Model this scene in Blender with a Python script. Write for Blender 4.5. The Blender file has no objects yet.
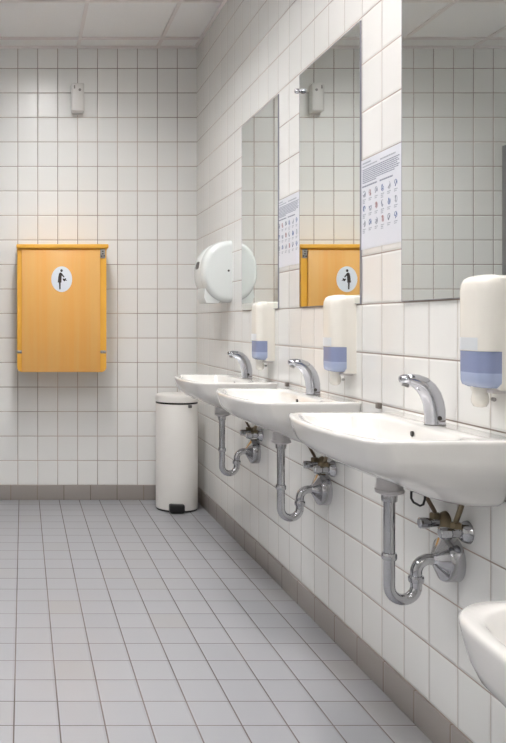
import bpy, bmesh, math, random
from mathutils import Vector, Matrix
random.seed(4)
PI = math.pi
C = bpy.context.scene.collection

# ------------------------------------------------------------------ places
XW = 1.0623          # right wall
YB = 5.336           # far wall
XL = -2.45           # left wall
YN = -2.2            # wall behind the camera
ZC = 2.761           # ceiling
CAMH = 1.082
RIM = 0.832          # rim of the washbasins
SINK_Y = (2.141, 3.041, 3.941)

# ------------------------------------------------------------------ materials
def srgb(r, g, b):
    def f(c):
        c /= 255.0
        return c / 12.92 if c <= 0.04045 else ((c + 0.055) / 1.055) ** 2.4
    return (f(r), f(g), f(b), 1.0)

class NT:
    def __init__(s, name):
        s.m = bpy.data.materials.new(name); s.m.use_nodes = True
        s.t = s.m.node_tree; s.b = s.t.nodes['Principled BSDF']
    def n(s, typ, **kw):
        x = s.t.nodes.new(typ)
        for k, v in kw.items(): setattr(x, k, v)
        return x
    def put(s, sock, v):
        if isinstance(v, bpy.types.NodeSocket): s.t.links.new(v, sock)
        else: sock.default_value = v
    def math(s, op, a, b=None, c=None, clamp=False):
        x = s.n('ShaderNodeMath', operation=op); x.use_clamp = clamp
        s.put(x.inputs[0], a)
        if b is not None: s.put(x.inputs[1], b)
        if c is not None: s.put(x.inputs[2], c)
        return x.outputs[0]
    def smooth(s, v, a, b, lo=0.0, hi=1.0):
        x = s.n('ShaderNodeMapRange', interpolation_type='SMOOTHSTEP')
        s.put(x.inputs[0], v); x.inputs[1].default_value = a; x.inputs[2].default_value = b
        x.inputs[3].default_value = lo; x.inputs[4].default_value = hi
        return x.outputs[0]
    def mix(s, f, a, b):
        x = s.n('ShaderNodeMix', data_type='RGBA')
        s.put(x.inputs[0], f); s.put(x.inputs[6], a); s.put(x.inputs[7], b)
        return x.outputs[2]

def mat(name, col, rough=0.4, metal=0.0, spec=0.5, coat=0.0, noise=0.0, nscale=30.0, bump=0.0):
    k = NT(name)
    k.b.inputs['Roughness'].default_value = rough
    k.b.inputs['Metallic'].default_value = metal
    k.b.inputs['Specular IOR Level'].default_value = spec
    k.b.inputs['Coat Weight'].default_value = coat
    k.b.inputs['Coat Roughness'].default_value = 0.05
    tc = k.n('ShaderNodeTexCoord')
    nz = k.n('ShaderNodeTexNoise'); nz.inputs['Scale'].default_value = nscale
    nz.inputs['Detail'].default_value = 4
    k.t.links.new(tc.outputs['Object'], nz.inputs['Vector'])
    d = tuple(c * (1 - noise) for c in col[:3]) + (1,)
    k.put(k.b.inputs['Base Color'], k.mix(nz.outputs[0], d, col))
    if bump:
        bp = k.n('ShaderNodeBump'); bp.inputs['Distance'].default_value = bump
        bp.inputs['Strength'].default_value = 0.5
        k.t.links.new(nz.outputs[0], bp.inputs['Height'])
        k.t.links.new(bp.outputs[0], k.b.inputs['Normal'])
    return k.m

def tile_mat(name, ax, ay, sx, ox, sy, oy, grout_w, tile, tile2, grout, rough, spec=0.5,
             tilt=0.00016, pillow=0.0012, odd=None, var=0.5, upright=None):
    """glazed tiles laid on the plane spanned by two world axes"""
    k = NT(name)
    g = k.n('ShaderNodeNewGeometry')
    sp = k.n('ShaderNodeSeparateXYZ'); k.t.links.new(g.outputs['Position'], sp.inputs[0])
    def axis(i, s_, o_):
        q = k.math('DIVIDE', k.math('SUBTRACT', sp.outputs[i], o_), s_)
        fl = k.math('FLOOR', q); fr = k.math('SUBTRACT', q, fl)
        d = k.math('MULTIPLY', k.math('MINIMUM', fr, k.math('SUBTRACT', 1.0, fr)), s_)
        return fl, fr, d
    fx, rx, dx = axis(ax, sx, ox)
    fy, ry, dy = axis(ay, sy, oy)
    d = k.math('MINIMUM', dx, dy)
    m = k.smooth(d, grout_w * 0.5 - 0.0006, grout_w * 0.5 + 0.0008)      # 0 grout, 1 tile
    cb = k.n('ShaderNodeCombineXYZ')
    k.t.links.new(fx, cb.inputs[0]); k.t.links.new(fy, cb.inputs[1])
    wn = k.n('ShaderNodeTexWhiteNoise', noise_dimensions='3D')
    k.t.links.new(cb.outputs[0], wn.inputs['Vector'])
    sc = k.n('ShaderNodeSeparateColor'); k.t.links.new(wn.outputs['Color'], sc.inputs[0])
    base = k.mix(k.math('MULTIPLY', sc.outputs[0], var), tile, tile2)
    if odd is not None:
        base = k.mix(k.smooth(sc.outputs[1], 0.90, 1.0), base, odd)
    nz = k.n('ShaderNodeTexNoise'); nz.inputs['Scale'].default_value = 2.3; nz.inputs['Detail'].default_value = 5
    k.t.links.new(g.outputs['Position'], nz.inputs['Vector'])
    gd = tuple(c * 0.72 for c in grout[:3]) + (1,)
    gl = tuple(min(1, c * 1.25) for c in grout[:3]) + (1,)
    gcol = k.mix(k.smooth(nz.outputs[0], 0.35, 0.65), gd, gl)
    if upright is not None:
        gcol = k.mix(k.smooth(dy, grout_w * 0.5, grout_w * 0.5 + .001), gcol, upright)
    k.put(k.b.inputs['Base Color'], k.mix(m, gcol, base))
    k.put(k.b.inputs['Roughness'], k.math('ADD', k.math('MULTIPLY', k.math('SUBTRACT', 1.0, m), 0.6), rough))
    k.b.inputs['Specular IOR Level'].default_value = spec
    # pillowed edge + each tile set at a hair of a tilt + slight waviness of the glaze
    edge = k.smooth(d, grout_w * 0.4, grout_w * 0.5 + 0.006)
    t1 = k.math('MULTIPLY', k.math('SUBTRACT', sc.outputs[1], 0.5), k.math('SUBTRACT', rx, 0.5))
    t2 = k.math('MULTIPLY', k.math('SUBTRACT', sc.outputs[2], 0.5), k.math('SUBTRACT', ry, 0.5))
    h = k.math('MULTIPLY', edge, pillow)
    h = k.math('ADD', h, k.math('MULTIPLY', k.math('ADD', t1, t2), tilt * 10))
    n2 = k.n('ShaderNodeTexNoise'); n2.inputs['Scale'].default_value = 14; n2.inputs['Detail'].default_value = 1
    k.t.links.new(g.outputs['Position'], n2.inputs['Vector'])
    h = k.math('ADD', h, k.math('MULTIPLY', n2.outputs[0], tilt * 1.5))
    bp = k.n('ShaderNodeBump'); bp.inputs['Distance'].default_value = 1.0; bp.inputs['Strength'].default_value = 1.0
    k.t.links.new(h, bp.inputs['Height']); k.t.links.new(bp.outputs[0], k.b.inputs['Normal'])
    return k.m

T1, T2 = srgb(240, 239, 236), srgb(233, 233, 230)
GR = srgb(176, 162, 154)
M = {}
M['tile_far'] = tile_mat('white glazed tile far wall', 0, 2, 0.1220, -0.0320, 0.15, 0.09, 0.0040, T1, T2, GR, 0.22, 0.28)
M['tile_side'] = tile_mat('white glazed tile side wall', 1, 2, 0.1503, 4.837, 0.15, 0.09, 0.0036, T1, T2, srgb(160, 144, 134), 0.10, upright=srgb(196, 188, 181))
M['floor'] = tile_mat('grey floor tile', 0, 1, 0.1227, -0.0245, 0.15, 2.644, 0.0036, srgb(163, 164, 168), srgb(156, 157, 162),
                      srgb(112, 102, 97), 0.30, 0.45, tilt=0.00010, pillow=0.0008, odd=srgb(160, 159, 160))
M['base_far'] = tile_mat('taupe skirting tile far', 0, 2, 0.1625, -0.075, 0.5, -0.2, 0.004, srgb(156, 149, 144), srgb(148, 142, 137),
                         srgb(132, 118, 108), 0.35, 0.4, tilt=0.0001, pillow=0.0006)
M['base_side'] = tile_mat('taupe skirting tile side', 1, 2, 0.2, 2.354, 0.5, -0.2, 0.004, srgb(156, 149, 144), srgb(148, 142, 137),
                          srgb(132, 118, 108), 0.35, 0.4, tilt=0.0001, pillow=0.0006)
M['ceiling'] = mat('mineral fibre ceiling panel', srgb(246, 245, 244), 0.9, noise=0.04, nscale=90, bump=0.0005)
M['grid'] = mat('painted ceiling grid', srgb(236, 230, 228), 0.5, noise=0.03)
M['porcelain'] = mat('white porcelain', srgb(229, 227, 223), 0.10, spec=0.6, coat=0.4, noise=0.015, nscale=6)
M['chrome'] = mat('polished chrome', (0.50, 0.51, 0.55, 1), 0.09, metal=1.0, noise=0.12, nscale=45)
M['pipe'] = mat('worn chrome pipe', (0.56, 0.56, 0.58, 1), 0.11, metal=1.0, noise=0.15, nscale=40)
M['brass'] = mat('tarnished brass', srgb(146, 132, 108), 0.30, metal=1.0, noise=0.4, nscale=60)
M['bronze'] = mat('oxidised copper tube', srgb(122, 106, 90), 0.35, metal=1.0, noise=0.4, nscale=60)
M['plastic'] = mat('white plastic', srgb(238, 234, 225), 0.22, spec=0.5, noise=0.012, nscale=8)
M['cool_plastic'] = mat('cool white plastic', srgb(228, 232, 230), 0.20, spec=0.5, noise=0.012, nscale=8)
M['grey_plastic'] = mat('pale grey plastic', srgb(206, 202, 202), 0.35, noise=0.02, nscale=12)
M['dark'] = mat('dark opening', srgb(52, 48, 46), 0.5, noise=0.1)
M['mid_dark'] = mat('grey smoked window', srgb(104, 100, 98), 0.3, noise=0.1)
M['soft_grey'] = mat('grey plastic inlay', srgb(146, 142, 138), 0.4, noise=0.1)
M['freshener'] = mat('off white plastic case', srgb(226, 223, 219), 0.35, noise=0.02)
M['black'] = mat('black plastic', srgb(26, 25, 25), 0.35, noise=0.15)
M['window'] = mat('blue translucent window', srgb(140, 150, 184), 0.16, noise=0.04, nscale=10)
M['window_low'] = mat('pale blue window glass', srgb(172, 184, 214), 0.16, noise=0.04, nscale=10)
M['pale_sticker'] = mat('pale blue sticker', srgb(222, 226, 230), 0.3, noise=0.01)
M['bin'] = mat('off white enamel steel', srgb(232, 229, 224), 0.30, spec=0.5, noise=0.02, nscale=5)
M['orange'] = mat('orange edge laminate', srgb(238, 178, 66), 0.35, noise=0.05, nscale=20)
M['steel'] = mat('brushed steel', srgb(176, 174, 172), 0.35, metal=1.0, noise=0.3, nscale=90)
M['sign'] = mat('white sign face', srgb(226, 230, 236), 0.35, noise=0.01)
M['sign_dark'] = mat('dark brown print', srgb(48, 38, 34), 0.5, noise=0.05)
M['paper'] = mat('laminated paper', srgb(228, 230, 237), 0.30, noise=0.01, nscale=5)
M['ink'] = mat('grey blue ink', srgb(146, 152, 168), 0.6, noise=0.1)
M['ink_light'] = mat('pale grey ink', srgb(176, 180, 190), 0.6, noise=0.1)
M['ink_blue'] = mat('blue ink', srgb(118, 136, 178), 0.6, noise=0.1)
M['ink_red'] = mat('rosy ink', srgb(186, 150, 152), 0.6, noise=0.1)
M['mirror'] = mat('silvered glass', (0.83, 0.855, 0.835, 1), 0.012, metal=1.0, noise=0.0)
M['mirror_edge'] = mat('ground glass edge', srgb(150, 151, 160), 0.3, metal=0.3, noise=0.05)
M['partition'] = mat('grey laminate partition', srgb(150, 148, 148), 0.4, noise=0.03)
M['sealant'] = mat('grey sealant', srgb(120, 112, 104), 0.6, noise=0.1)
M['louvre'] = mat('grey louvre metal', srgb(150, 150, 150), 0.4, noise=0.02)
M['lamp_frame'] = mat('white lamp frame', srgb(170, 170, 170), 0.4, noise=0.01)

def wood():
    k = NT('beech laminate')
    tc = k.n('ShaderNodeTexCoord'); mp = k.n('ShaderNodeMapping')
    mp.inputs['Scale'].default_value = (26, 1.0, 0.8)
    k.t.links.new(tc.outputs['Object'], mp.inputs['Vector'])
    nz = k.n('ShaderNodeTexNoise'); nz.inputs['Scale'].default_value = 1.0; nz.inputs['Detail'].default_value = 3
    k.t.links.new(mp.outputs[0], nz.inputs['Vector'])
    mp2 = k.n('ShaderNodeMapping'); mp2.inputs['Scale'].default_value = (160, 1, 4)
    k.t.links.new(tc.outputs['Object'], mp2.inputs['Vector'])
    n2 = k.n('ShaderNodeTexNoise'); n2.inputs['Scale'].default_value = 1.0; n2.inputs['Detail'].default_value = 2
    k.t.links.new(mp2.outputs[0], n2.inputs['Vector'])
    a = k.mix(k.smooth(nz.outputs[0], 0.35, 0.68), srgb(230, 177, 100), srgb(232, 168, 84))
    a = k.mix(k.math('MULTIPLY', n2.outputs[0], 0.25), a, srgb(216, 164, 96))
    k.put(k.b.inputs['Base Color'], a); k.b.inputs['Roughness'].default_value = 0.32
    return k.m
M['wood'] = wood()

def lamp_mat(strength, col):
    k = NT('lamp diffuser')
    k.b.inputs['Base Color'].default_value = (0.9, 0.9, 0.9, 1)
    k.b.inputs['Emission Color'].default_value = col
    k.b.inputs['Emission Strength'].default_value = strength
    return k.m

# ------------------------------------------------------------------ mesh helpers
def new(): return bmesh.new()

def box(bm, x0, x1, y0, y1, z0, z1, bev=0.0, seg=2):
    t = bmesh.new()
    bmesh.ops.create_cube(t, size=1)
    for v in t.verts:
        v.co = Vector(((x0 + x1) / 2 + v.co.x * (x1 - x0), (y0 + y1) / 2 + v.co.y * (y1 - y0), (z0 + z1) / 2 + v.co.z * (z1 - z0)))
    if bev: bmesh.ops.bevel(t, geom=t.edges[:], offset=bev, segments=seg, profile=0.5, affect='EDGES')
    join(bm, t)

def join(bm, t, mtx=None):
    mp = {}
    for v in t.verts: mp[v] = bm.verts.new(mtx @ v.co if mtx else v.co)
    for f in t.faces:
        try: bm.faces.new([mp[v] for v in f.verts])
        except ValueError: pass
    t.free()

def loft(bm, rings, cap0=True, cap1=True, closed=True):
    vs = [[bm.verts.new(p) for p in r] for r in rings]
    n = len(vs[0])
    for a, b in zip(vs, vs[1:]):
        for i in range(n if closed else n - 1):
            j = (i + 1) % n
            bm.faces.new((a[i], a[j], b[j], b[i]))
    if cap0: bm.faces.new(list(reversed(vs[0])))
    if cap1: bm.faces.new(vs[-1])

def tube(bm, pts, rad, seg=20, cap=True, wide=None, side=None):
    """tube along pts; rad a number or a list; wide: radii across (along the fixed direction side)"""
    pts = [Vector(p) for p in pts]
    n = len(pts)
    rr = rad if isinstance(rad, (list, tuple)) else [rad] * n
    rings = []; prev = None
    for i, p in enumerate(pts):
        t = (pts[min(i + 1, n - 1)] - pts[max(i - 1, 0)]).normalized()
        if side is not None: a = Vector(side)
        elif prev is None:
            a = Vector((0, 0, 1)) if abs(t.z) < 0.9 else Vector((1, 0, 0))
        else: a = prev
        a = (a - t * a.dot(t)).normalized(); b = t.cross(a); prev = a
        w = wide[i] if wide else rr[i]
        rings.append([p + a * (w * math.cos(2 * PI * k / seg)) + b * (rr[i] * math.sin(2 * PI * k / seg)) for k in range(seg)])
    loft(bm, rings, cap, cap)

def lathe(bm, prof, origin=(0, 0, 0), axis='Z', seg=40, sx=1.0):
    """prof: (radius, height) from bottom to top"""
    o = Vector(origin); rings = []
    for r, h in prof:
        ring = []
        for k in range(seg):
            a = 2 * PI * k / seg
            c, s = r * math.cos(a), r * math.sin(a)
            if axis == 'Z': p = Vector((c * sx, s, h))
            elif axis == 'X': p = Vector((h, c, s))
            else: p = Vector((s, h, c))
            ring.append(o + p)
        rings.append(ring)
    loft(bm, rings)

def prism(bm, poly, d0, d1, axis='Y'):
    """poly in the plane across the axis: (x,z) for Y, (y,z) for X, (x,y) for Z"""
    def P(a, b, d):
        return {'Y': (a, d, b), 'X': (d, a, b), 'Z': (a, b, d)}[axis]
    loft(bm, [[P(a, b, d0) for a, b in poly], [P(a, b, d1) for a, b in poly]])

def arc(cx, cz, r, a0, a1, n=12, y=0.0):
    return [(cx + r * math.cos(a0 + (a1 - a0) * i / n), y, cz + r * math.sin(a0 + (a1 - a0) * i / n)) for i in range(n + 1)]

def wpos(o):
    v = Vector(o.location)
    while o.parent: o = o.parent; v += o.location
    return v

def obj(name, bm, m, parent=None, sharp=35, label=None):
    bmesh.ops.recalc_face_normals(bm, faces=bm.faces[:])
    me = bpy.data.meshes.new(name)
    if parent is not None: bmesh.ops.translate(bm, verts=bm.verts[:], vec=-wpos(parent))
    bm.to_mesh(me); bm.free()
    me.materials.append(m)
    for p in me.polygons: p.use_smooth = True
    me.set_sharp_from_angle(angle=math.radians(sharp))
    o = bpy.data.objects.new(name, me); C.objects.link(o)
    if parent is not None: o.parent = parent
    if label: o['label'] = label
    return o

def tag(o, label, cat, group=None):
    o['label'] = label; o['category'] = cat
    if group: o['group'] = group
    return o

def thing(name, label, cat, loc, group=None):
    o = bpy.data.objects.new(name, None); C.objects.link(o)
    o.empty_display_size = 0.1; o.location = loc
    bpy.context.view_layer.update()
    return tag(o, label, cat, group)

def struct(name, bm, m):
    o = obj(name, bm, m); o['kind'] = 'structure'; return o

def dup(root, loc, label):
    r = root.copy(); C.objects.link(r); r.location = loc; r['label'] = label
    def rec(src, dst):
        for ch in list(src.children):
            c = ch.copy(); C.objects.link(c); c.parent = dst; rec(ch, c)
    rec(root, r)
    return r

# ------------------------------------------------------------------ the room
b = new(); box(b, XL - 0.1, XW + 0.1, YN - 0.1, YB + 0.1, -0.1, 0.0); struct('floor', b, M['floor'])
b = new(); box(b, XL - 0.1, XW + 0.1, YB, YB + 0.1, 0, ZC + 0.2); struct('wall_back', b, M['tile_far'])
b = new(); box(b, XW, XW + 0.1, YN, YB, 0, ZC + 0.2); struct('wall_right', b, M['tile_side'])
b = new(); box(b, XL - 0.1, XL, YN, YB, 0, ZC + 0.2); struct('wall_left', b, M['tile_side'])
b = new(); box(b, XL - 0.1, XW + 0.1, YN - 0.1, YN, 0, ZC + 0.2); struct('wall_front', b, M['tile_far'])
b = new(); box(b, XL, XW, YB - 0.007, YB, 0, 0.09, 0.002); struct('baseboard_back', b, M['base_far'])
b = new(); box(b, XW - 0.007, XW, YN, YB - 0.007, 0, 0.09, 0.002); struct('baseboard_right', b, M['base_side'])
b = new(); box(b, XL, XL + 0.007, YN, YB - 0.007, 0, 0.09, 0.002); struct('baseboard_left', b, M['base_side'])
LIGHTS = [(0.13, 3.30, 4.50), (0.50, 1.55, 2.75), (0.13, -0.30, 0.90), (0.13, -2.0, -0.9),
          (-1.40, 1.50, 2.70), (-1.40, -0.3, 0.9)]
def holed(bm, x0, x1, y0, y1, z0, z1):
    """slab built round the openings of the lamps"""
    xs = sorted({x0, x1} | {c + d for c, _, _ in LIGHTS for d in (-.10, .10) if x0 < c + d < x1})
    for a, c in zip(xs, xs[1:]):
        hs = sorted((p, q) for cx, p, q in LIGHTS if a < cx < c)
        y = y0
        for p, q in hs:
            if p >= y1 or q <= y0: continue
            if p > y: box(bm, a, c, y, p, z0, z1)
            y = max(y, q)
        if y < y1: box(bm, a, c, y, y1, z0, z1)
b = new(); holed(b, XL - 0.1, XW + 0.1, YN - 0.1, YB + 0.1, ZC + 0.012, ZC + 0.13); box(b, XL - 0.1, XW + 0.1, YN - 0.1, YB + 0.1, ZC + 0.13, ZC + 0.2); struct('ceiling', b, M['ceiling'])

# suspended ceiling grid: runners along the room and across it, an angle along the walls
GX0, GSX = 0.337, 0.4865
GY0, GSY = 5.165, 0.597
gx = [GX0 + GSX * k for k in range(-6, 2) if XL + 0.03 < GX0 + GSX * k < XW - 0.03]
gy = [GY0 - GSY * k for k in range(0, 13) if GY0 - GSY * k > YN + 0.05]
b = new()
for x in gx: box(b, x - 0.010, x + 0.010, YN, YB, ZC + 0.002, ZC + 0.02)
for y in gy: holed(b, XL, XW, y - 0.011, y + 0.011, ZC + 0.0015, ZC + 0.02)
box(b, XL, XW, YB - 0.02, YB, ZC, ZC + 0.02); box(b, XL, XW, YN, YN + 0.02, ZC, ZC + 0.02)
box(b, XW - 0.016, XW, YN, YB, ZC, ZC + 0.02); box(b, XL, XL + 0.016, YN, YB, ZC, ZC + 0.02)
struct('trim_1', b, M['grid'])

# ------------------------------------------------------------------ lamps (recessed in the ceiling grid, above the frame)
LAMP = lamp_mat(50.0, (0.985, 0.983, 0.982, 1)); LAMP_DIM = lamp_mat(24.0, (0.985, 0.983, 0.982, 1)); LAMP_WARM = lamp_mat(42.0, (1.0, 0.948, 0.925, 1))
def ceiling_light(cx, y0, y1):
    """a narrow troffer along the room: white housing sides, a diffuser set up inside it"""
    x0, x1 = cx - 0.10, cx + 0.10
    zu = ZC + 0.085
    t = thing('ceiling_light', 'long narrow white ceiling light recessed in the ceiling along the room', 'light', (cx, (y0 + y1) / 2, ZC), 'narrow ceiling lights')
    f = new(); e = 0.012
    box(f, x0, x1, y0, y0 + e, ZC - .004, zu); box(f, x0, x1, y1 - e, y1, ZC - .004, zu)
    box(f, x0, x0 + e, y0 + e, y1 - e, ZC - .004, zu); box(f, x1 - e, x1, y0 + e, y1 - e, ZC - .004, zu)
    obj('lamp_housing', f, M['lamp_frame'], t)
    n = 6
    for k in range(1, n):
        yy = y0 + (y1 - y0) * k / n
        v = new(); box(v, x0 + e, x1 - e, yy - .001, yy + .001, ZC - .002, ZC + .026); obj('louvre_blade', v, M['louvre'], t)
    d = new(); box(d, x0 + e, x1 - e, y0 + e, y1 - e, zu - .012, zu - .002)
    obj('diffuser', d, LAMP_WARM if 1 < y0 < 2 and cx > 0 else LAMP if y0 > 1 else LAMP_DIM, t)
for a in LIGHTS: ceiling_light(*a)
# ------------------------------------------------------------------ grey cubicle partition (its edge shows in the nearest mirror)
t = thing('cubicle_partition', 'grey laminate cubicle partition standing against the far wall, its edge in the nearest mirror', 'partition', (-0.83, 5.0, 0))
b = new(); box(b, -0.845, -0.815, 3.3, YB - 0.003, 0.13, 2.164, 0.002); obj('panel', b, M['partition'], t)
for yy in (3.4, 5.15):
    b = new(); lathe(b, [(0.03, 0), (0.03, 0.01), (0.011, 0.014), (0.011, 0.132)], (-0.83, yy, 0), seg=20); obj('foot', b, M['steel'], t)

# ------------------------------------------------------------------ mirrors
ML = {3.941: 'frameless wall mirror nearest the far wall, showing half the towel dispenser',
      3.041: 'middle frameless wall mirror, reflecting the orange baby changing unit',
      2.141: 'large frameless mirror at the right edge, nearest the camera, reflecting plain tiles and ceiling'}
for cy in SINK_Y:
    t = thing('wall_mirror', ML[cy], 'mirror', (XW, cy, 1.14), 'wall mirrors above the washbasins')
    off = {3.941: -.026, 3.041: -.006, 2.141: -.006}[cy]
    y0, y1, z0, z1 = cy - 0.30 + off, cy + 0.30 + off, 1.142, 2.031
    b = new(); box(b, XW - 0.0052, XW, y0 + .0016, y1 - .0016, z0 + .0016, z1 - .0016); obj('mirror_glass', b, M['mirror'], t)
    b = new()
    for q in ((y0, y0 + .0016, z0, z1), (y1 - .0016, y1, z0, z1), (y0 + .0016, y1 - .0016, z0, z0 + .0016), (y0 + .0016, y1 - .0016, z1 - .0016, z1)):
        box(b, XW - 0.0056, XW, *q)
    obj('ground_edge', b, M['mirror_edge'], t, label='dark ground glass edge')
    if cy == 3.041:
        b = new(); lathe(b, [(0.0, -0.022), (0.007, -0.021), (0.010, -0.015), (0.010, -0.006), (0.006, -0.003), (0.006, 0)],
                         (XW - .005, y1 - 0.010, 1.966), 'X', 20)
        obj('clip', b, M['chrome'], t, label='small chrome mirror clip')

# ------------------------------------------------------------------ posters
def poster(y0, y1, label):
    zt, zb = 1.589, 1.311
    t = thing('poster', label, 'poster', (XW, (y0 + y1) / 2, zb), 'hand washing posters')
    W, H = y1 - y0, zt - zb
    b = new(); box(b, XW - 0.0012, XW, y0, y1, zb, zt); obj('sheet', b, M['paper'], t)
    X0, X1 = XW - 0.0016, XW - 0.0012
    def q(bm, s0, s1, t0, t1):          # s runs left to right as read, t from the top down
        box(bm, X0, X1, y1 - s1 * W, y1 - s0 * W, zt - t1 * H, zt - t0 * H)
    rnd = random.Random(11)
    def textline(bm, s0, s1, tt, h):
        s = s0
        while s < s1:
            w = rnd.uniform(0.018, 0.055)
            q(bm, s, min(s + w, s1), tt, tt + h); s += w + 0.009
    b = new(); textline(b, 0.05, 0.26, 0.035, 0.016); textline(b, 0.05, 0.42, 0.072, 0.013); obj('heading', b, M['ink_light'], t)
    b = new(); textline(b, 0.50, 0.86, 0.066, 0.016)
    obj('title', b, M['ink_light'], t)
    b = new()
    for i in range(8): textline(b, 0.05, (0.95, .92, .95, .90, .95, .93, .84, .40)[i], 0.110 + i * 0.0205, 0.0105)
    obj('paragraph', b, M['ink'], t)
    b = new(); textline(b, 0.04, 0.42, 0.292, 0.017); obj('subheading', b, M['ink'], t)
    b = new(); textline(b, 0.49, 0.80, 0.292, 0.017)
    obj('subheading', b, M['ink'], t)
    k = 0
    for r in range(3):
        for c in range(6):
            s, tt = 0.045 + c * 0.155, 0.345 + r * 0.165
            b = new(); cy_, cz_ = s + 0.05, tt + 0.04
            # two little hands rubbing: bent strokes and an arc
            a0 = rnd.uniform(0, 6)
            pts = []
            for j in range(7):
                a = a0 + j * 0.62
                pts.append((X0 + .0002, y1 - (cy_ + 0.030 * math.cos(a)) * W, zt - (cz_ + 0.036 * math.sin(a)) * H))
            tube(b, pts, 0.0009, 6)
            for j in range(2):
                a = rnd.uniform(0, 6)
                p0 = (X0 + .0002, y1 - (cy_ - 0.035 * math.cos(a)) * W, zt - (cz_ - 0.035 * math.sin(a)) * H)
                p1 = (X0 + .0002, y1 - (cy_ + 0.025 * math.cos(a + .6)) * W, zt - (cz_ + 0.03 * math.sin(a + .6)) * H)
                tube(b, [p0, p1], 0.0012, 6)
            obj('pictogram', b, (M['ink'], M['ink_blue'], M['ink_light'], M['ink_blue'], M['ink'], M['ink_red'])[(k * 5 + r) % 6], t)
            b = new()
            for j in range(2 + (k % 3 == 0)): textline(b, s + 0.01, s + 0.085 - 0.02 * (j > 0), tt + 0.098 + j * 0.019, 0.010)
            obj('caption', b, M['ink_light'], t)
            k += 1
poster(2.443, 2.738, 'nearer hand washing poster with pictograms, between the middle and the nearest mirror')
poster(3.343, 3.638, 'farther hand washing poster, between the far and the middle mirror')

# ------------------------------------------------------------------ washbasins
def rrect(xb, xf, w, rf, rb, z, bow=0.0, ns=10, nc=8):
    """plan outline, back at xb, front at xf (xf < xb), half width w"""
    pts = []
    def seg(p, q, n):
        for i in range(n): pts.append((p[0] + (q[0] - p[0]) * i / n, p[1] + (q[1] - p[1]) * i / n))
    def cor(cx, cy, r, a0):
        for i in range(nc): 
            a = a0 + (PI / 2) * i / nc
            pts.append((cx + r * math.cos(a), cy + r * math.sin(a)))
    seg((xb, -w + rb), (xb, w - rb), ns); cor(xb - rb, w - rb, rb, 0)
    seg((xb - rb, w), (xf + rf, w), ns); cor(xf + rf, w - rf, rf, PI / 2)
    seg((xf, w - rf), (xf, -w + rf), ns); cor(xf + rf, -w + rf, rf, PI)
    seg((xf + rf, -w), (xb - rb, -w), ns); cor(xb - rb, -w + rb, rb, 1.5 * PI)
    out = []
    for x, y in pts:
        f = (xb - x) / (xb - xf)
        out.append((x + bow * (abs(y) / w) ** 2.2 * f, y, z))
    return out

def shift(ring, o): return [(p[0] + o[0], p[1] + o[1], p[2] + o[2]) for p in ring]

def washbasin(cy, rim, label, group, deep=1.0, soft=1.0):
    o = (XW, cy, rim)
    t = thing('washbasin', label, 'sink', (XW, cy, rim - 0.155), group)
    B = 0.045
    R = []
    for xb, xf, w, rf, rb, z, bow in (
        (-.012, -.050, .130, .026, .01, -.170, .0), (-.004, -.078, .170, .06, .01, -.166, .002), (0, -.110, .200, .09, .01, -.158, .004),
        (0, -.150, .222, .115, .01, -.146, .008), (0, -.200, .236, .125, .01, -.125, .014), (0, -.248, .250, .11, .01, -.109, .026),
        (0, -.288, .267, .085, .008, -.093, .033), (0, -.320, .281, .065, .008, -.077, .039), (0, -.343, .295, .052, .008, -.061, .043),
        (0, -.353, .2995, .046, .008, -.045, .045), (0, -.360, .302, .042, .008, -.022, B), (0, -.3635, .3045, .040, .008, -.009, B),
        (0, -.3635, .3045, .039, .008, -.005, B), (0, -.362, .303, .038, .008, -.0015, B), (-.002, -.358, .299, .036, .008, .0005, B),
        (-.060, -.346, .284, .042, .05, .0, B), (-.094, -.338, .276, .042, .07, -.001, B), (-.098, -.334, .272, .042, .07, -.004, B),
        (-.102, -.330, .267, .044, .07, -.010, B), (-.106, -.318, .252, .05, .07, -.030, .042), (-.112, -.298, .228, .06, .07, -.050, .036),
        (-.120, -.270, .185, .07, .07, -.070, .028), (-.130, -.235, .120, .05, .05, -.084, .015), (-.145, -.195, .045, .02, .02, -.092, .0)):
        R.append(rrect(xb, xf, w, min(rf * soft, -xf * .7, w * .8), rb, z * deep, bow))
    b = new(); loft(b, [shift(r, o) for r in R]); obj('basin', b, M['porcelain'], t, 80)
    b = new(); lathe(b, [(0.0068, -.0015), (0.0068, .003)], (o[0] - .1075, o[1], o[2] - .022 * deep), 'X', 20)
    obj('overflow_hole', b, M['dark'], t, label='dark round overflow hole')
    b = new(); lathe(b, [(0.018, 0), (0.021, .002), (0.020, .004), (0.010, .0045)], (o[0] - .168, o[1], o[2] - .0925 * deep), 'Z', 24)
    obj('drain_ring', b, M['chrome'], t, label='chrome drain ring')
    return t

names = {2.141: 'nearest of the three level washbasins', 3.041: 'middle washbasin', 3.941: 'farthest washbasin'}
SL = {2.141: 'white porcelain washbasin under the nearest mirror, largest in view',
      3.041: 'white porcelain washbasin under the middle mirror and its tap',
      3.941: 'white porcelain washbasin farthest from the camera, partly in front of the waste bin'}
for cy in SINK_Y: washbasin(cy, RIM, SL[cy], 'wall hung washbasins')
washbasin(1.222, 0.596, 'low white porcelain washbasin cut off at the lower right corner, mounted below the others', 'wall hung washbasins', 1.45, 2.4)

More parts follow.
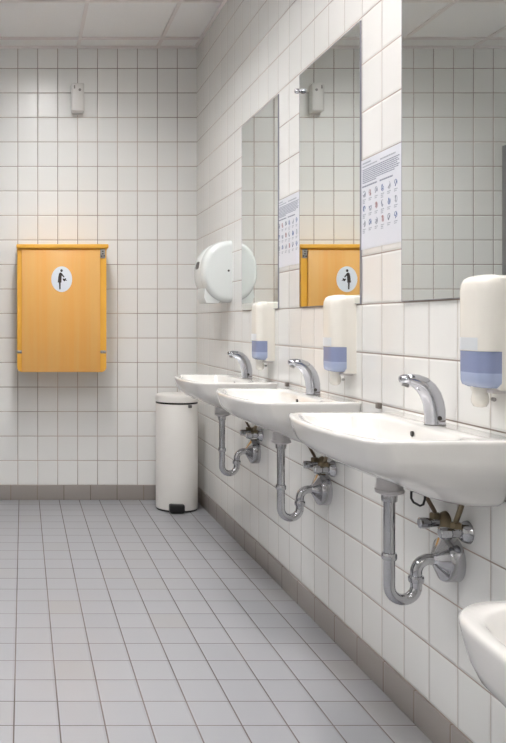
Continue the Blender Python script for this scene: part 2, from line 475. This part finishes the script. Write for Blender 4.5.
# ------------------------------------------------------------------ chrome bottle traps under the basins
def trap(cy, label):
    t = thing('drain_trap', label, 'drain pipe', (XW, cy, 0.38), 'chrome drain traps')
    X = lambda v: XW + v
    Z = lambda v: RIM + v
    xd = -0.163
    b = new(); lathe(b, [(0.020, -.171), (0.0245, -.169), (0.0325, -.166), (0.0345, -.163), (0.0345, -.158), (0.0315, -.157), (0.0300, -.132)], (X(xd), cy, RIM), 'Z', 32)
    obj('waste_cup', b, M['grey_plastic'], t, label='pale grey waste cup')
    b = new(); lathe(b, [(0.0145, -.188), (0.0185, -.187), (0.0190, -.178), (0.0185, -.169), (0.016, -.1685)], (X(xd), cy, RIM), 'Z', 32)
    obj('union_nut', b, M['pipe'], t)
    r = 0.033
    p = [(X(xd), cy, Z(-.172)), (X(xd), cy, Z(-.28)), (X(xd), cy, Z(-.35))]
    p += [(X(a), cy, Z(c)) for a, _, c in arc(xd + r, -.396, r, PI, 2 * PI, 16)]
    xe = xd + 2 * r; re = 0.032
    p += [(X(a), cy, Z(c)) for a, _, c in arc(xe + re, -.330 - re, re, PI, PI / 2, 12)]
    p += [(X(-.03), cy, Z(-.330)), (X(-.0015), cy, Z(-.330))]
    b = new(); tube(b, p, 0.0138, 24); obj('pipe', b, M['pipe'], t, 50)
    def collar(x, z):
        c = new(); lathe(c, [(0.0138, -.009), (0.0172, -.008), (0.0185, -.004), (0.0185, .004), (0.0172, .008), (0.0138, .009)], (X(x), cy, Z(z)), 'Z', 32)
        obj('collar', c, M['pipe'], t)
    collar(xd, -.322); collar(xe, -.378)
    b = new(); lathe(b, [(0.0145, -.058), (0.018, -.054), (0.046, -.038), (0.052, -.035), (0.0545, -.030), (0.0545, -.001), (0.051, 0)], (XW - .0005, cy, Z(-.330)), 'X', 40)
    obj('escutcheon', b, M['pipe'], t)
TL = {2.141: 'chrome drain trap under the nearest of the three level washbasins, closest to the camera',
      3.041: 'chrome drain trap under the middle washbasin',
      3.941: 'chrome drain trap under the farthest washbasin, beside the waste bin'}
for cy in SINK_Y: trap(cy, TL[cy])

# ------------------------------------------------------------------ angle valves with supply tubes
def valve(cy, dy, top, label, tmat, stem):
    y = cy + dy; z = RIM - 0.249
    t = thing('angle_valve', label, 'valve', (XW, y, z), 'angle valves under the washbasins')
    b = new(); lathe(b, [(0.012, -.022), (0.020, -.018), (0.026, -.008), (0.028, -.001), (0.027, 0)], (XW - .0005, y, z), 'X', 28)
    obj('wall_flange', b, M['brass'] if dy > 0 else M['pipe'], t)
    b = new(); tube(b, [(XW - .016, y, z), (XW - .042, y, z - .002)], 0.0115, 18); tube(b, [(XW - .030, y, z - .004), (XW - .030, y, z + .014)], 0.010, 18)
    obj('valve_body', b, M['pipe'], t)
    b = new(); lathe(b, [(0.0105, -.002), (0.0135, 0), (0.0135, .012), (0.0105, .014)], (XW - .030, y, z + .010), 'Z', 6)
    obj('compression_nut', b, M['brass'], t, 20, label='tarnished brass nut')
    b = new(); lathe(b, [(0.010, -.030), (0.0135, -.028), (0.0145, -.016), (0.0125, -.004), (0.008, 0)], (XW - .040, y, z - .002), 'X', 10)
    obj('valve_handle', b, M['pipe'], t, 30)
    b = new(); p0 = Vector((XW - .030, y, z + .020)); p1 = Vector((XW + top[0], cy + top[1], RIM + top[2]))
    mid = (p0 + p1) / 2 + Vector((0.0, 0, .006))
    tube(b, [p0, p0 + Vector((0, 0, .006)), mid, p1], stem, 12)
    obj('supply_tube', b, tmat, t, 50, label='thin supply tube rising to the basin')
names2 = {2.141: 'the nearest level washbasin', 3.041: 'the middle washbasin', 3.941: 'the farthest washbasin'}
for cy in SINK_Y:
    valve(cy, 0.045, (-.082, 0.066, -.125), 'farther angle valve with brown supply tube under ' + names2[cy], M['bronze'], 0.0052)
    valve(cy, -0.062, (-.020, -0.112, -.120), 'nearer angle valve behind the trap flange under ' + names2[cy], M['brass'], 0.0062)

# black sensor cable looped under the nearest basin
b = new(); o = Vector((XW - .080, 2.170, RIM - .158))
loop = [(-.012, .01, .03), (-.014, .008, .0), (-.018, .004, -.020), (-.020, .0, -.034), (-.014, -.003, -.046), (.004, -.006, -.056), (.014, -.006, -.052), (.020, -.004, -.036), (.022, 0, -.015), (.020, .004, .002), (.018, .006, .03)]
tube(b, [o + Vector(q) * .82 for q in loop], 0.0030, 10)
tag(obj('sensor_cable', b, M['black'], None, 60), 'black cable looped beneath the nearest level washbasin', 'cable')

# ------------------------------------------------------------------ sensor taps
def tap(cy, label):
    zb = RIM + .0005
    t = thing('sensor_tap', label, 'tap', (XW - .051, cy, zb), 'sensor taps')
    K = 0.000582; 
    sp = [(207, 266, 85), (207, 235, 84), (206, 208, 83), (201, 178, 82), (192, 150, 80), (176, 124, 76), (154, 102, 68), (127, 88, 57), (98, 81, 46), (72, 79, 38), (60, 80, 26)]
    P, rr, ww = [], [], []
    for i, (cx, cz, th) in enumerate(sp):
        P.append((XW - .051 + (cx - 207) * K, cy, zb + (266 - cz) * K * 1.03))
        rr.append(th * K / 2 * (1.06 if 1 < i < 9 else 1)); ww.append(0.0225 - 0.0006 * i if i < 10 else 0.011)
    b = new(); tube(b, P, rr, 28, True, ww, (0, 1, 0)); obj('tap_body', b, M['chrome'], t, 60)
    b = new(); lathe(b, [(0.024, 0), (0.0255, 0), (0.0255, .0012), (0.024, .002)], (XW - .051, cy, zb), 'Z', 32)
    obj('base_ring', b, M['mid_dark'], t, label='dark base ring')
    ax = XW - .051 + (84 - 207) * K; az = zb + (266 - 97) * K
    b = new(); tube(b, [(ax + .003, cy, az + .010), (ax - .002, cy, az - .005)], 0.0085, 18); obj('aerator', b, M['steel'], t)
    b = new(); lathe(b, [(0.0055, -.0035), (0.0055, .004)], (XW - .050, cy - .0200, zb + .018), 'Y', 18); obj('sensor_window', b, M['dark'], t, label='dark round sensor window')
TP = {2.141: 'chrome sensor tap on the nearest level washbasin',
      3.041: 'chrome sensor tap on the middle washbasin',
      3.941: 'chrome sensor tap on the farthest washbasin'}
for cy in SINK_Y: tap(cy, TP[cy])

# small brown wall plugs beside the basins, level with their rims
for yy, lb in ((2.590, 'small brown wall plug between the nearest and the middle level washbasins'), (3.492, 'small brown wall plug between the middle and the farthest washbasins')):
    b = new(); box(b, XW - .012, XW, yy - .011, yy + .011, RIM - .004, RIM + .013, .002)
    tag(obj('wall_plug', b, M['sealant']), lb, 'plug', 'wall plugs beside the washbasins')

# ------------------------------------------------------------------ soap dispensers
def dplan(w, d, z, xw, cy, r=0.032, n=10, x0=0.0):
    """D shaped plan: flat on the wall at xw - x0, rounded towards the room"""
    pts = [(xw - x0, cy + w)]
    for i in range(n + 1):
        a = PI / 2 * i / n
        pts.append((xw - (d - r) - r * math.sin(a), cy + (w - r) + r * math.cos(a)))
    for i in range(n + 1):
        a = PI / 2 * i / n
        pts.append((xw - (d - r) - r * math.cos(a), cy - (w - r) - r * math.sin(a)))
    pts.append((xw - x0, cy - w))
    return [(x, y, z) for x, y in pts]

def soap(cy, label, dz):
    zt, zb = 1.182 + dz, 0.934 + dz
    t = thing('soap_dispenser', label, 'soap dispenser', (XW, cy, zb), 'soap dispensers')
    W, D, S = 0.060, 0.075, 0.036
    # rear housing on the wall
    b = new()
    loft(b, [dplan(W - .003, S, z, XW, cy, .004) for z in (zb - .004, zb + .02, zt - .022)] + [dplan(W - .008, S, zt - .008, XW, cy, .004), dplan(W - .022, S - .003, zt - .002, XW, cy, .004)])
    obj('back_housing', b, M['plastic'], t, 40)
    zw = 1.014 + dz
    # cover with domed top
    b = new()
    R = [dplan(W, D, zw + .0005, XW, cy, x0=S - .004), dplan(W, D, zt - .035, XW, cy, x0=S - .004), dplan(W - .0015, D - .0015, zt - .020, XW, cy, x0=S - .004),
         dplan(W - .006, D - .006, zt - .009, XW, cy, .030, x0=S - .004), dplan(W - .014, D - .014, zt - .003, XW, cy, .026, x0=S - .004), dplan(W - .028, D - .028, zt, XW, cy, .016, x0=S - .004)]
    loft(b, R); obj('cover', b, M['plastic'], t, 50)
    # blue window, two tones of fill
    b = new(); loft(b, [dplan(W - .0005, D - .0005, z, XW, cy, x0=S - .004) for z in (zw - .047, zw)]); obj('level_window', b, M['window'], t, label='blue translucent level window')
    b = new()
    loft(b, [dplan(W - .014, D - .012, zb, XW, cy, .028, x0=S - .004), dplan(W - .005, D - .003, zb + .005, XW, cy, .03, x0=S - .004), dplan(W - .001, D - .001, zb + .014, XW, cy, x0=S - .004), dplan(W - .0005, D - .0005, zw - .047, XW, cy, x0=S - .004)])
    obj('window_base', b, M['window_low'], t, 50, label='paler blue lower window')
    # small printed patch above the window
    b = new()
    pl = dplan(W + .0004, D + .0004, 0, XW, cy)
    seg = pl[8:15]
    loft(b, [[(x, y, z) for x, y, _ in seg] + [(x + (XW - .04 - x) * .03, y + (cy - y) * .03, z) for x, y, _ in reversed(seg)] for z in (zw + .002, zw + .030)])
    obj('sticker', b, M['pale_sticker'], t, label='pale bluish sticker')
    # pump nozzle
    b = new()
    lathe(b, [(0.006, -.045), (0.013, -.043), (0.0175, -.035), (0.0185, -.027), (0.0165, -.018), (0.0155, -.012), (0.019, -.004), (0.019, .003)], (XW - .046, cy + .004, zb), 'Z', 28)
    obj('nozzle', b, M['plastic'], t, 60)
    b = new(); box(b, XW - .040, XW - .0005, cy - .034, cy + .034, zb - .012, zb - .0035, .002); obj('pump_bracket', b, M['grey_plastic'], t)
    b = new(); tube(b, [(XW - .027, cy - .012, zb - .026), (XW - .027, cy - .020, zb - .026)], .0045, 12); obj('outlet', b, M['steel'], t)
    return t
DL = {1.941: 'white soap dispenser with blue window at the right edge, nearest the camera',
      2.841: 'white soap dispenser with blue window beside the middle mirror and tap',
      3.741: 'white soap dispenser with blue window farthest away, beside the farthest tap'}
for cy, dz in ((1.941, .006), (2.841, -.009), (3.741, -.008)): soap(cy - .006, DL[cy], dz)

# ------------------------------------------------------------------ paper towel dispenser, round in profile
t = thing('towel_dispenser', 'round white paper towel dispenser on the wall before the farthest mirror', 'towel dispenser', (XW, 4.55, 1.185))
cz, ax_, az_ = 1.346, 0.146, 0.160
def dprof(k, y, lift=0.0):
    pts = []
    for i in range(33):
        a = -PI / 2 - (PI) * i / 32 + PI      # half ring facing the room
        a = PI / 2 + PI * i / 32
        s = abs(math.cos(a)) ** 0.86; zz = math.sin(a)
        zz = math.copysign(abs(zz) ** 0.92, zz)
        pts.append((XW - s * ax_ * k, y, cz + zz * az_ * (0.55 + 0.45 * k) if False else cz + zz * az_ * k))
    return pts
b = new()
loft(b, [dprof(k, y) for k, y in ((.80, 4.428), (.88, 4.430), (.935, 4.437), (.97, 4.449), (.99, 4.466), (1.0, 4.49), (1.0, 4.515))]); obj('end_cap', b, M['cool_plastic'], t, 60)
b = new()
loft(b, [dprof(k, y) for k, y in ((.97, 4.515), (.97, 4.52), (.99, 4.525), (.99, 4.66), (.975, 4.685), (.93, 4.70), (.86, 4.706))]); obj('drum_cover', b, M['cool_plastic'], t, 60)
b = new(); prism(b, [(XW - .128, 1.262), (XW - .134, 1.215), (XW - .122, 1.186), (XW - .060, 1.184), (XW - .05, 1.20)], 4.47, 4.65); obj('paper_chute', b, M['cool_plastic'], t)
b = new(); lathe(b, [(0.0055, -.002), (0.0055, .002)], (XW - .018, 4.4275, 1.348), 'Y', 16); obj('keyhole', b, M['dark'], t, label='small dark keyhole')
b = new()
for i in range(1): 
    ring0, ring1 = [], []
    for k in range(24):
        a = 2 * PI * k / 24
        yy = 4.60 + .042 * (abs(math.cos(a)) ** .6) * math.copysign(1, math.cos(a))
        z0 = 1.385 + .020 * (abs(math.sin(a)) ** .6) * math.copysign(1, math.sin(a))
        q = max(0.0, 1 - ((z0 - cz) / (az_ * .985)) ** 2) ** .5
        xs = XW - ax_ * .985 * q ** .86
        ring0.append((xs - .0025, yy, z0)); ring1.append((xs + .006, yy, z0))
    loft(b, [ring0, ring1])
obj('level_window', b, M['dark'], t, label='dark oval level window')

# ------------------------------------------------------------------ pedal bin
BX, BY, BR = 0.8960, 5.085, 0.121
t = thing('pedal_bin', 'tall white round pedal bin in the corner by the far wall', 'waste bin', (BX, BY, 0))
b = new(); lathe(b, [(0.112, 0), (0.117, .0), (0.117, .012), (0.112, .014)], (BX, BY, 0), 'Z', 56); obj('base_ring', b, M['dark'], t, label='dark base ring')
b = new(); lathe(b, [(0.118, .010), (BR, .014), (BR, .612), (0.119, .616), (0.112, .617)], (BX, BY, 0), 'Z', 56); obj('body', b, M['bin'], t)
b = new(); lathe(b, [(0.114, .615), (0.121, .616), (0.121, .626), (0.114, .627)], (BX, BY, 0), 'Z', 56); obj('rim_seal', b, M['black'], t, label='black rim seal under the lid')
b = new(); lathe(b, [(0.118, .625), (.1235, .627), (.1235, .648), (.1215, .660), (.116, .668), (.104, .672), (.06, .675), (0.01, .676)], (BX, BY, 0), 'Z', 56); obj('lid', b, M['bin'], t, 50)
b = new(); box(b, BX + .046, BX + .066, BY - .124, BY - .100, .598, .614, .002); obj('catch', b, M['mid_dark'], t, label='small dark catch below the lid')
b = new(); box(b, BX - .064, BX + .022, BY - .152, BY - .10, .003, .052, .010, 3); obj('pedal', b, M['black'], t, label='black foot pedal')

# ------------------------------------------------------------------ baby changing unit on the far wall
t = thing('changing_unit', 'orange wooden fold-down baby changing unit with round sign on the far wall', 'changing table', (0.227, YB, 0.795))
x0, x1, z0, z1 = -0.034, 0.4875, 0.795, 1.517
yf = 5.100
def rounded(x0, x1, z0, z1, r):
    p = [(x0, z1), (x1, z1)]
    for i in range(9): a = -PI / 2 * i / 8; p.append((x1 - r + r * math.cos(a), z0 + r + r * math.sin(a)))
    for i in range(9): a = -PI / 2 - PI / 2 * i / 8; p.append((x0 + r + r * math.cos(a), z0 + r + r * math.sin(a)))
    return p
b = new(); prism(b, rounded(x0, x1, z0, z1, .030), yf, YB - .001); obj('casing', b, M['orange'], t)
b = new(); box(b, x0 + .027, x1 - .037, yf - .014, yf, z0 + .0016, z1 - .012, .0015); obj('door', b, M['wood'], t)
b = new(); box(b, x0 - .004, x1 + .012, yf - .022, YB - .001, z1, z1 + .025, .006, 3); obj('top_board', b, M['orange'], t)
b = new(); box(b, x1 - .036, x1 - .006, yf - .004, yf, z1 - .056, z1 - .0016, .001); o = obj('latch_plate', b, M['steel'], t, label='steel latch plate')
b = new()
for dx, dz in ((-.021, -.016), (-.021, -.030), (-.013, -.043), (-.028, -.045)): lathe(b, [(.0045, -.0062), (.0045, -.003)], (x1 + dx, yf, z1 + dz), 'Y', 12)
obj('screw_hole', b, M['dark'], o)
for sx in (x0 + .007, x0 + .022, x1 - .027, x1 - .011):
    b = new(); lathe(b, [(.005, -.005), (.0095, -.003), (.0095, .0005)], (sx, yf if sx not in (x0 + .022 + 9,) else yf, z0 + .118), 'Y', 16); obj('screw', b, M['steel'], t)
# the sign
SX, SZ = 0.2258, 1.3375
ys = yf - .014
rx, rz = 0.0608, 0.0748
b = new(); prism(b, [(SX + rx * math.cos(2 * PI * k / 48), SZ + rz * math.sin(2 * PI * k / 48)) for k in range(48)], ys - .002, ys); sg = obj('sign', b, M['sign'], t, label='white round sign')
K = 0.1195 / 168 / 1.0; q = 1 / 8.43 * 5.09 / 872         # crop pixel -> metres at the sign
def sp(px, pz): return (SX + (px - 267) * q, SZ - (pz - 203) * q)
b = new()
prism(b, [sp(265 + 10.5 * math.cos(2 * PI * k / 20), 131 + 12 * math.sin(2 * PI * k / 20)) for k in range(20)], ys - .0026, ys - .002)
prism(b, [sp(*p) for p in ((250, 148), (259, 146), (267, 155), (266, 185), (264, 232), (233, 231), (238, 185), (243, 158))], ys - .0026, ys - .002)
prism(b, [sp(*p) for p in ((243, 230), (258, 230), (258, 288), (246, 290))], ys - .0026, ys - .002)
prism(b, [sp(*p) for p in ((259, 146), (268, 152), (291, 184), (284, 190), (262, 166))], ys - .0026, ys - .002)
prism(b, [sp(*p) for p in ((276, 196), (284, 198), (300, 204), (311, 214), (308, 218), (298, 212), (292, 222), (283, 217), (276, 208))], ys - .0026, ys - .002)
prism(b, [sp(298 + 5 * math.cos(2 * PI * k / 14), 200 + 6 * math.sin(2 * PI * k / 14)) for k in range(14)], ys - .0026, ys - .002)
obj('changing_pictogram', b, M['sign_dark'], sg)

# ------------------------------------------------------------------ air freshener high on the far wall
t = thing('air_freshener', 'small white air freshener box high on the far wall above the changing unit', 'air freshener', (0.332, YB, 2.36))
b = new(); box(b, 0.294, 0.370, 5.262, YB - .012, 2.363, 2.532, .008, 3); obj('cover', b, M['freshener'], t)
b = new(); box(b, 0.298, 0.366, YB - .013, YB - .0005, 2.352, 2.528, .003); obj('back_plate', b, M['freshener'], t)
b = new(); lathe(b, [(.006, -.0015), (.008, -.001), (.008, .003)], (0.343, 5.262, 2.490), 'Y', 16); obj('spray_nozzle', b, M['soft_grey'], t)
b = new(); box(b, 0.307, 0.315, 5.2605, 5.266, 2.497, 2.517, .001); obj('indicator_window', b, M['soft_grey'], t)

# ------------------------------------------------------------------ world, camera, colour
w = bpy.data.worlds.new('World'); bpy.context.scene.world = w; w.use_nodes = True
w.node_tree.nodes['Background'].inputs[0].default_value = (0.8, 0.85, 0.9, 1)
w.node_tree.nodes['Background'].inputs[1].default_value = 0.0

cam = bpy.data.cameras.new('Camera'); co = bpy.data.objects.new('Camera', cam); C.objects.link(co)
co.location = (0, 0, CAMH); co.rotation_euler = (PI / 2, 0, 0)
cam.sensor_fit = 'AUTO'; cam.sensor_width = 36; cam.lens = 872 * 36 / 743
cam.shift_x = (253 - 23) / 743; cam.shift_y = -(371.5 - 323) / 743
cam.clip_start = 0.05
sc = bpy.context.scene; sc.camera = co
sc.view_settings.view_transform = 'Standard'; sc.view_settings.look = 'None'
sc.view_settings.gamma = 1; sc.view_settings.use_curve_mapping = False
sc.view_settings.exposure = 0.24
